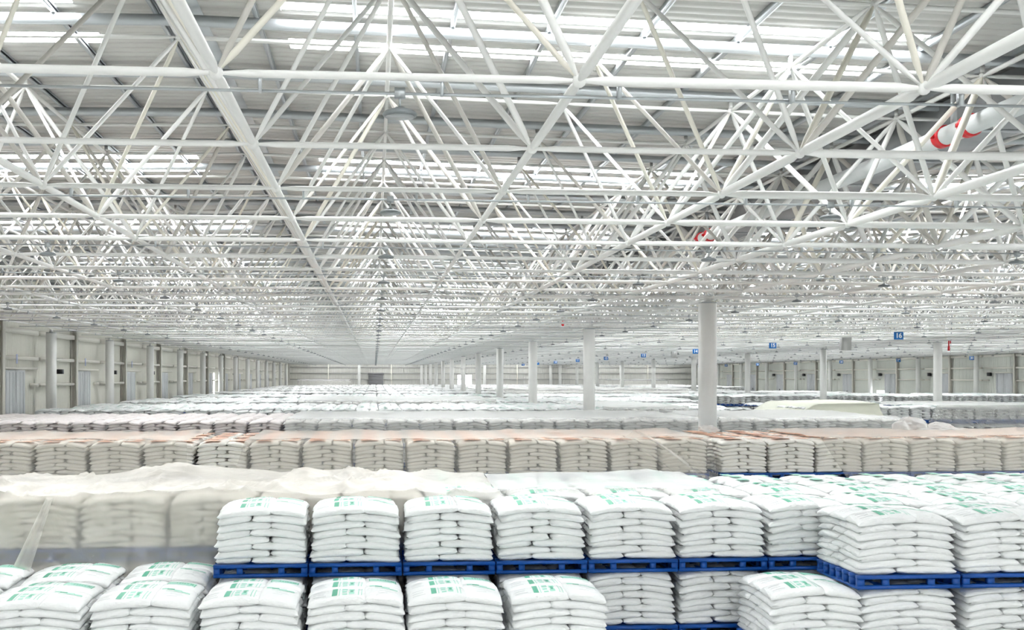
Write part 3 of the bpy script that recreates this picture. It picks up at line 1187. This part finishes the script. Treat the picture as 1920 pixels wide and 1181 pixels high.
def stack(X, d, zbase, layers, kind, res, printed, faces='all', rz=0.0, top_only=False, drop_rows=False):
    """Sacks of one pallet into the common mesh. faces: all | front | top."""
    if any(abs(X - cx_) < 0.92 and -0.33 < cd_ - d < 1.75 for cx_, cd_ in COLUMN_SPOTS):
        return
    for layer in range(layers):
        ft = layers - 1 - layer
        if faces == 'top' and ft > 0:
            continue
        parity = ft % 2
        for slot in range(5):
            cx, cy, rot = SLOTS[parity][slot]
            if faces == 'front' and ft > 0 and not (cy < -0.2 and (rot or cy < -0.3)):
                continue
            put_sack(X, d + HD, zbase + LAYER * (layer + 0.5) + 0.008, slot, parity, (0.25, 0.6, 1.0)[lvl_of(layer)], res, kind, printed and ft == 0, 1.0, top_only and faces == 'top', rz)


# block A, rear rows
for r_, d in enumerate((17.05, 18.6)):
    X = -9.6
    n_ = 0
    while X < 14.5:
        covered = X < 4.0
        kind = 'cream' if covered and X < 0.3 else 'white'
        stack(X, d, TIER2 + PAL_H, 8, kind, (6, 6) if r_ == 0 else (4, 3), kind == 'white', 'all' if r_ == 0 else 'front')
        if r_ == 1:
            stack(X, d, TIER2 + PAL_H - LAYER, 8, kind, (4, 3), False, 'top')
        if X < 1.5 and r_ == 0:
            stack(X, d, PAL_H, 8, kind, (4, 3), False, 'all')
        elif r_ == 0:
            stack(X, d, PAL_H, 8, kind, (4, 3), False, 'front')
        if r_ == 0 and X < 1.2:
            o = link('pallet', pallet_one, None, (X, d + PAL_D / 2 - 0.05, TIER2))
            tag(o, 'blue pallet under film behind the low stacks, %s from left' % ordn(n_), 'pallet', 'pallets inside the film-wrapped row')
            n_ += 1
        else:
            PSTUFF.many(PB_V, PB_F, np.eye(3)[None], np.array([[X, d + PAL_D / 2 - 0.05, TIER2]]))
        X += 1.215
# right part of the front rows beyond the individual stacks
for X in (9.13, 10.46, 11.79):
    stack(X, AFD + 0.05, TIER2 + PAL_H, 8, 'white', (6, 5), True, 'all')
    stack(X, AFD + 0.05, PAL_H, 8, 'white', (5, 4), False, 'front')
    PSTUFF.many(PB_V, PB_F, np.diag([1.08, 1, 1])[None].repeat(2, 0), np.array([[X, AFD + PAL_D / 2, TIER2], [X, AFD + PAL_D / 2, 0]]))
for k in range(7, 13):
    X = -2.06 + 0.6 + 1.215 * k
    stack(X, A0D, TIER2 + PAL_H, 8, 'white', (6, 5), True, 'all')
    PSTUFF.many(PB_V, PB_F, np.eye(3)[None], np.array([[X, A0D + PAL_D / 2, TIER2]]))
for k in (-5, -4):
    X = -2.06 + 0.6 + 1.24 * k
    stack(X, A0D, PAL_H, 8, 'white', (5, 4), True, 'all')
for X in (-6.4, -5.16):
    stack(X, AFD, PAL_H, 8, 'white', (5, 4), True, 'all')

# block B: orange-printed sacks, front at 28.5 m
B_TIER = 0.92
BX = []
X = 5.68 - 1.237 * 16 + 0.618
while X < 7.8:
    BX.append(X)
    X += 1.237
X = 9.63 - 1.205 + 0.6
while X < 22:
    BX.append(X)
    X += 1.205
n_ = 0
for X in BX:
    for r_, d in enumerate((28.5, 30.0, 31.5)):
        stack(X, d, B_TIER + PAL_H, 9, 'cream', (6, 5) if r_ == 0 else (4, 3), True, 'all' if r_ == 0 else ('front' if r_ == 1 else 'top'), rz=rr.uniform(-.01, .01))
        if r_ == 0:
            stack(X, d, PAL_H, 8, 'cream', (4, 3), False, 'front')
            q = proj(X, d, B_TIER)
            if 0 < q[0] < 1920:
                o = link('pallet', pallet_one, None, (X, d + PAL_D / 2 - 0.05, B_TIER))
                tag(o, 'blue pallet under orange-topped sack row, %s from left' % ordn(n_), 'pallet', 'pallets of the orange-topped row')
                n_ += 1
                continue
        PSTUFF.many(PB_V, PB_F, np.eye(3)[None], np.array([[X, d + PAL_D / 2 - 0.05, B_TIER]]))
# block C
X = -16.0
while X < 19.4:
    kind = 'rose' if X < -3.2 else 'white'
    for r_ in range(6):
        d = 42.3 + 1.5 * r_
        stack(X, d, 0.90 + PAL_H, 9, kind, (4, 3), False, 'front' if r_ <= 1 else 'top', top_only=r_ > 1)
    stack(X, 42.3, PAL_H, 8, kind, (4, 3), False, 'front')
    PSTUFF.many(PB_V, PB_F, np.eye(3)[None], np.array([[X, 42.3 + PAL_D / 2 - 0.05, 0.90]]))
    X += 1.215
# far blocks: (front depth, rows, X0, X1, layers)
BLOCKS = [(60.5, 9, -16.2, 20, 8), (62.5, 7, 23.6, 46, 8), (80, 9, -16.2, 23, 8), (100, 9, -16.2, 62, 8), (121, 9, -16.2, 50, 8), (142, 9, -16.2, 44, 8), (163, 9, -16.2, 44, 8),
          (184, 9, -16.2, 58, 8), (205, 9, -16.2, 60, 8), (225, 8, -10, 60, 8)]
for (bd, nr, xa, xb, nl) in BLOCKS:
    X = xa
    while X < xb:
        for r_ in range(nr):
            d = bd + 1.5 * r_
            if not (-60 < proj(X, d, 1.8)[0] < 1980):
                continue
            if rr.random() < 0.03 and r_ > 0:
                continue
            zb = 0.90 + PAL_H + rr.choice((0, 0, 0, -LAYER))
            res = (4, 3) if bd < 95 else (3, 2)
            stack(X, d, zb, nl, 'white', res, rr.random() < 0.4 and bd < 110, 'front' if r_ == 0 or (r_ == 1 and bd < 95) else 'top', top_only=r_ > 0)
            if r_ == 0:
                stack(X, d, PAL_H, nl, 'white', (3, 2), False, 'front')
                if bd < 110 and not any(abs(X - cx_) < 0.95 and -0.4 < cd_ - d < 1.8 for cx_, cd_ in COLUMN_SPOTS):
                    PSTUFF.many(PB_V, PB_F, np.eye(3)[None], np.array([[X, d + PAL_D / 2 - 0.05, 0.90]]))
        X += 1.215

o = stuff(link('stacked_sacks', STUFF.mesh('stacked_sacks', [M['sack'], M['green'], M['green_pale'], M['grey_print'], M['sack_cream'], M['sack_pink'], M['orange']], smooth=True)))
o['label'] = 'countless white sacks stacked on pallets across the whole hall'
o['category'] = 'sacks'
o = stuff(link('stacked_pallets', PSTUFF.mesh('stacked_pallets', M['blue'])))
o['label'] = 'blue pallets under the stacks farther back'
o['category'] = 'pallets'


# ------------------------------------------------------------------ polythene sheets over the stacks
def wave(x, y, seed, amp, f):
    r_ = np.random.default_rng(seed)
    z = np.zeros_like(x)
    for k in range(14):
        a = r_.uniform(0, 2 * math.pi)
        fr = f * r_.uniform(0.5, 3.2)
        z += np.sin(fr * (x * math.cos(a) + y * math.sin(a)) + r_.uniform(0, 6.3)) / (0.6 + fr / f)
    return z * amp / 3


def film(label, X0, X1, d0, d1, ztop, zfront, zback, seed, step=0.09, amp=0.05, bumps=(), flare=0.25, m='film', group=None, slant=(0, 0), front_wave=0.05, edge_wave=0.0, crease=0.03, side_drop=0.0):
    """Sheet laid over a block: back hem, top, front hem. bumps: (x, d, height, rx, ry)."""
    nx = max(4, int((X1 - X0) / step))
    prof = []
    hb, hf = ztop - zback, ztop - zfront
    nb, nt, nf = max(2, int(hb / step / 1.5)), max(3, int((d1 - d0) / step)), max(3, int(hf / step))
    for t in np.linspace(0, 1, nb, endpoint=False):
        prof.append((d1 + 0.08 * (1 - t), zback + hb * t, 0.0))
    for t in np.linspace(0, 1, nt, endpoint=False):
        prof.append((d1 - (d1 - d0) * t, ztop, 1.0))
    for t in np.linspace(0, 1, nf + 1):
        prof.append((d0 - 0.02 - flare * t ** 1.7, ztop - hf * t, 2 + t))
    P_ = np.array(prof)
    t = np.linspace(0, 1, nx + 1)
    T_, Dp = np.meshgrid(t, P_[:, 0], indexing='ij')
    Z = np.broadcast_to(P_[:, 1], T_.shape).copy()
    K = np.broadcast_to(P_[:, 2], T_.shape)
    fr = np.clip(K - 2, 0, 1)
    Xx = X0 + (X1 - X0) * T_ + slant[0] * fr * (1 - T_) + slant[1] * fr * T_
    Dd = Dp.copy()
    s_arc = np.arange(P_.shape[0]) * step
    A2 = np.broadcast_to(s_arc, T_.shape)
    w1 = wave(Xx, A2, seed, 1.0, 2.2)
    w2 = wave(Xx * 2.2, A2 * 0.5, seed + 5, 1.0, 2.0)
    cr = np.zeros_like(Xx)
    rc = np.random.default_rng(seed + 77)
    for q in range(7):
        a = rc.uniform(0, math.pi)
        ph = (Xx * math.cos(a) + A2 * math.sin(a)) * rc.uniform(2.0, 5.0) + 1.5 * w1 * rc.uniform(0.5, 1.5) + rc.uniform(0, 6)
        cr += (1 - np.abs(np.sin(ph))) ** 4 * np.clip(wave(Xx, A2, seed + 20 + q, 1.0, 1.2), 0, 1)
    Z += np.where(K < 2, 1, np.clip(1 - 2 * fr, 0, 1)) * crease * cr
    Dd -= np.where(K >= 2, crease * 0.6 * cr, 0)
    Z += np.where(K < 2, 1, np.clip(1 - 3 * fr, 0, 1)) * amp * (w1 + 0.35 * w2)
    Dd -= np.where(K >= 2, front_wave * (w2 + 0.4 * w1) * np.clip(0.3 + fr, 0, 1), 0)
    if edge_wave:
        Z += np.where(K >= 2, edge_wave * fr * wave(Xx, A2 * 0, seed + 9, 1.0, 1.5), 0)
    for (bx, bd_, bh, rx, ry) in bumps:
        Z += bh * np.exp(-((Xx - bx) / rx) ** 2 - ((Dp - bd_) / ry) ** 2) * (K < 2.01)
    if side_drop:
        Z -= np.where(K < 2, 1, 1 - fr) * side_drop * np.clip((0.3 - T_) / 0.3, 0, 1) ** 1.2
    V = np.stack([Xx, Dd, Z], -1).reshape(-1, 3)
    n0, n1 = T_.shape
    idx = np.arange(n0 * n1).reshape(n0, n1)
    F = np.stack([idx[:-1, :-1], idx[:-1, 1:], idx[1:, 1:], idx[1:, :-1]], -1).reshape(-1, 4)
    o_ = link('plastic_sheet', mesh_from('plastic_sheet', V, F, [M[m]], smooth=True))
    tag(o_, label, 'plastic sheet', group)
    return o_


ZA = TIER2 + PAL_H + 8 * LAYER + 0.05
film('crumpled clear plastic sheet over the left foreground stacks', x_at(-120, 17), x_at(935, 17), 16.9, 20.0, ZA, 0.45, 1.1, 11, 0.07, 0.05,
     [(x_at(330, 19.6), 19.6, 0.14, 0.9, 0.9), (x_at(575, 18.4), 18.4, 0.22, 0.35, 0.5), (x_at(740, 18.2), 18.2, 0.18, 0.4, 0.5), (x_at(640, 19.2), 19.0, 0.14, 0.6, 0.5), (x_at(60, 17.3), 17.4, -0.05, 0.4, 0.5)],
     0.35, 'film_milky', slant=(-0.5, 0.25), front_wave=0.09, crease=0.09)
film('thin plastic sheet over tops behind the middle raised stacks', x_at(925, 17.6), x_at(1345, 17.6), 17.25, 20.0, ZA + 0.0, ZA - 0.22, 1.2, 12, 0.08, 0.03, (), 0.1, 'film', slant=(0, -0.3))
t_ = np.linspace(0, 1, 24)
fa, fb = x_at(92, 16.7), x_at(20, 16.5)
V = []
for q in t_:
    for w in np.linspace(0, 1, 9):
        V.append((fa + (fb - fa) * q + (0.10 + 0.22 * q) * (w - 0.5), 16.72 - 0.30 * q - 0.09 * math.sin(math.pi * w), ZA - 0.05 - (ZA - 0.5) * q + 0.02 * math.sin(8 * w)))
idx = np.arange(24 * 9).reshape(24, 9)
F = np.stack([idx[:-1, :-1], idx[:-1, 1:], idx[1:, 1:], idx[1:, :-1]], -1).reshape(-1, 4)
tag(link('plastic_sheet', mesh_from('plastic_fold', V, F, [M['film_milky']], smooth=True)), 'steep hanging fold of plastic sheet at far left of the foreground', 'plastic sheet')
ZB = B_TIER + PAL_H + 9 * LAYER + 0.05
film('hazy plastic sheet over left end of orange-topped sack row', x_at(-150, 28.5), x_at(352, 28.5), 28.4, 32.9, ZB, 0.5, 1.2, 21, 0.12, 0.03, (), 0.25, 'film_warm')
film('long hazy plastic sheet over middle of orange-topped sack row', x_at(462, 28.5), x_at(1330, 28.5), 28.4, 32.9, ZB, 0.5, 1.2, 22, 0.11, 0.035,
     [(x_at(1328, 32), 31.8, 0.12, 0.6, 0.6)], 0.3, 'film_warm', slant=(-0.5, 0.25))
film('hazy plastic sheet with slanted edge over right end of orange-topped row', x_at(1535, 28.5), x_at(2080, 28.5), 28.4, 32.9, ZB, 0.5, 1.2, 23, 0.12, 0.035, (), 0.3, 'film_warm', slant=(0.9, 0))
# loose fold hanging diagonally before the orange-topped row
fx0, fx1 = x_at(1150, 28.2), x_at(1305, 28.0)
t_ = np.linspace(0, 1, 26)
V = []
for q in t_:
    cxm = fx0 + (fx1 - fx0) * q
    zt = ZB + 0.02 - 1.25 * q ** 1.25
    for w in np.linspace(0, 1, 9):
        V.append((cxm + 0.55 * w, 28.12 - 0.10 * math.sin(3.1 * w) - 0.12 * q, zt + 0.16 * w * (1 - 0.3 * q) + 0.03 * math.sin(9 * w + 4 * q)))
idx = np.arange(26 * 9).reshape(26, 9)
F = np.stack([idx[:-1, :-1], idx[:-1, 1:], idx[1:, 1:], idx[1:, :-1]], -1).reshape(-1, 4)
tag(link('plastic_sheet', mesh_from('plastic_fold', V, F, [M['film_warm']], smooth=True)), 'diagonal loose fold of plastic hanging before the orange-topped row', 'plastic sheet')
ZCB = 0.90 + PAL_H + 9 * LAYER + 0.06
film('plastic sheet over sack row behind the orange-topped row, left of nearest column', x_at(535, 42.3), x_at(1312, 42.3), 42.2, 51.2, ZCB, 0.9, 1.3, 31, 0.2, 0.03, (), 0.2, 'film')
film('plastic sheet over sack row behind the orange-topped row, right of nearest column', x_at(1345, 42.3), x_at(1690, 42.3), 42.2, 51.2, ZCB, 0.9, 1.3, 32, 0.2, 0.03, (), 0.2, 'film', slant=(0, 0.6))
ZD = 0.90 + PAL_H + 8 * LAYER + 0.06
film('thin plastic sheet over distant sack block at right edge', x_at(1755, 62.5), x_at(2000, 62.5), 62.4, 73.0, ZD, 0.7, 1.3, 41, 0.3, 0.03, (), 0.6, 'film', slant=(-0.8, 0))
film('pale plastic sheet over distant block left of second column', x_at(560, 80), x_at(930, 80), 79.9, 93.5, ZD, 0.9, 1.3, 42, 0.4, 0.05, (), 0.3, 'film')
film('pale plastic sheet over distant block between second and nearest column', x_at(1130, 60.5), x_at(1290, 60.5), 60.4, 74.0, ZD, 0.9, 1.3, 43, 0.4, 0.05, (), 0.3, 'film')
film('white plastic sheet over far block behind third column', x_at(930, 121), x_at(1290, 121), 120.8, 134.8, ZD + 0.25, 0.9, 1.3, 44, 0.5, 0.10, (), 0.3, 'film')
film('white plastic sheet over tall block at far left corner', x_at(558, 226), x_at(655, 226), 224.5, 237, 2.75, 1.0, 1.3, 45, 0.5, 0.06, (), 0.3, 'film')
film('white plastic sheet over tall block near far wall at right', x_at(1172, 200), x_at(1262, 200), 204, 218, 2.85, 1.0, 1.3, 46, 0.5, 0.06, (), 0.3, 'film')
# olive tarpaulin heap
film('pale olive tarpaulin sloping over distant sack block', x_at(1478, 62.5), x_at(1640, 62.5), 62.0, 70.0, ZD + 0.08, 0.9, 1.2, 51, 0.25, 0.02, [(x_at(1560, 66), 66, 0.15, 2.6, 4)], 0.9, 'tarp', slant=(0.0, 0.2), crease=0.0, front_wave=0.0, side_drop=0.9)


# crumpled heaps of film on top of the orange-topped row
def crumple(label, X, d, z, rx, ry, rz, seed):
    n, m_ = 40, 20
    th = np.linspace(0, 2 * math.pi, n, endpoint=False)
    ph = np.linspace(0.02, math.pi / 2 + 0.25, m_)
    T_, P_ = np.meshgrid(th, ph, indexing='ij')
    x, y, zz = np.cos(T_) * np.sin(P_), np.sin(T_) * np.sin(P_), np.cos(P_)
    r_ = 1 + 0.28 * wave(x * 2 + zz, y * 2 - zz, seed, 1.0, 1.6) + 0.12 * wave(x * 3, y * 3 + zz * 2, seed + 1, 1.0, 3.0)
    V = np.stack([x * r_ * rx, y * r_ * ry, np.maximum(zz * r_ * rz, -0.05)], -1).reshape(-1, 3)
    idx = np.arange(n * m_).reshape(n, m_)
    nx_ = np.roll(idx, -1, axis=0)
    F = np.stack([idx[:, :-1], idx[:, 1:], nx_[:, 1:], nx_[:, :-1]], -1).reshape(-1, 4)
    o_ = link('plastic_bundle', mesh_from('plastic_bundle', V, F, [M['film_opaque']], smooth=True), None, (X, d, z))
    tag(o_, label, 'plastic bundle', 'crumpled plastic bundles')


crumple('rounded bundle of crumpled white plastic, left one on orange-topped row', x_at(1705, 32.2), 32.2, ZB, 0.42, 0.45, 0.30, 61)
crumple('wide flat bundle of crumpled white plastic, right one on orange-topped row', x_at(1752, 32.0), 32.0, ZB - 0.02, 0.62, 0.5, 0.20, 65)
crumple('small crumpled plastic bundle in front of the nearest column', x_at(1328, 32.3), 32.3, ZB - 0.03, 0.30, 0.3, 0.16, 68)
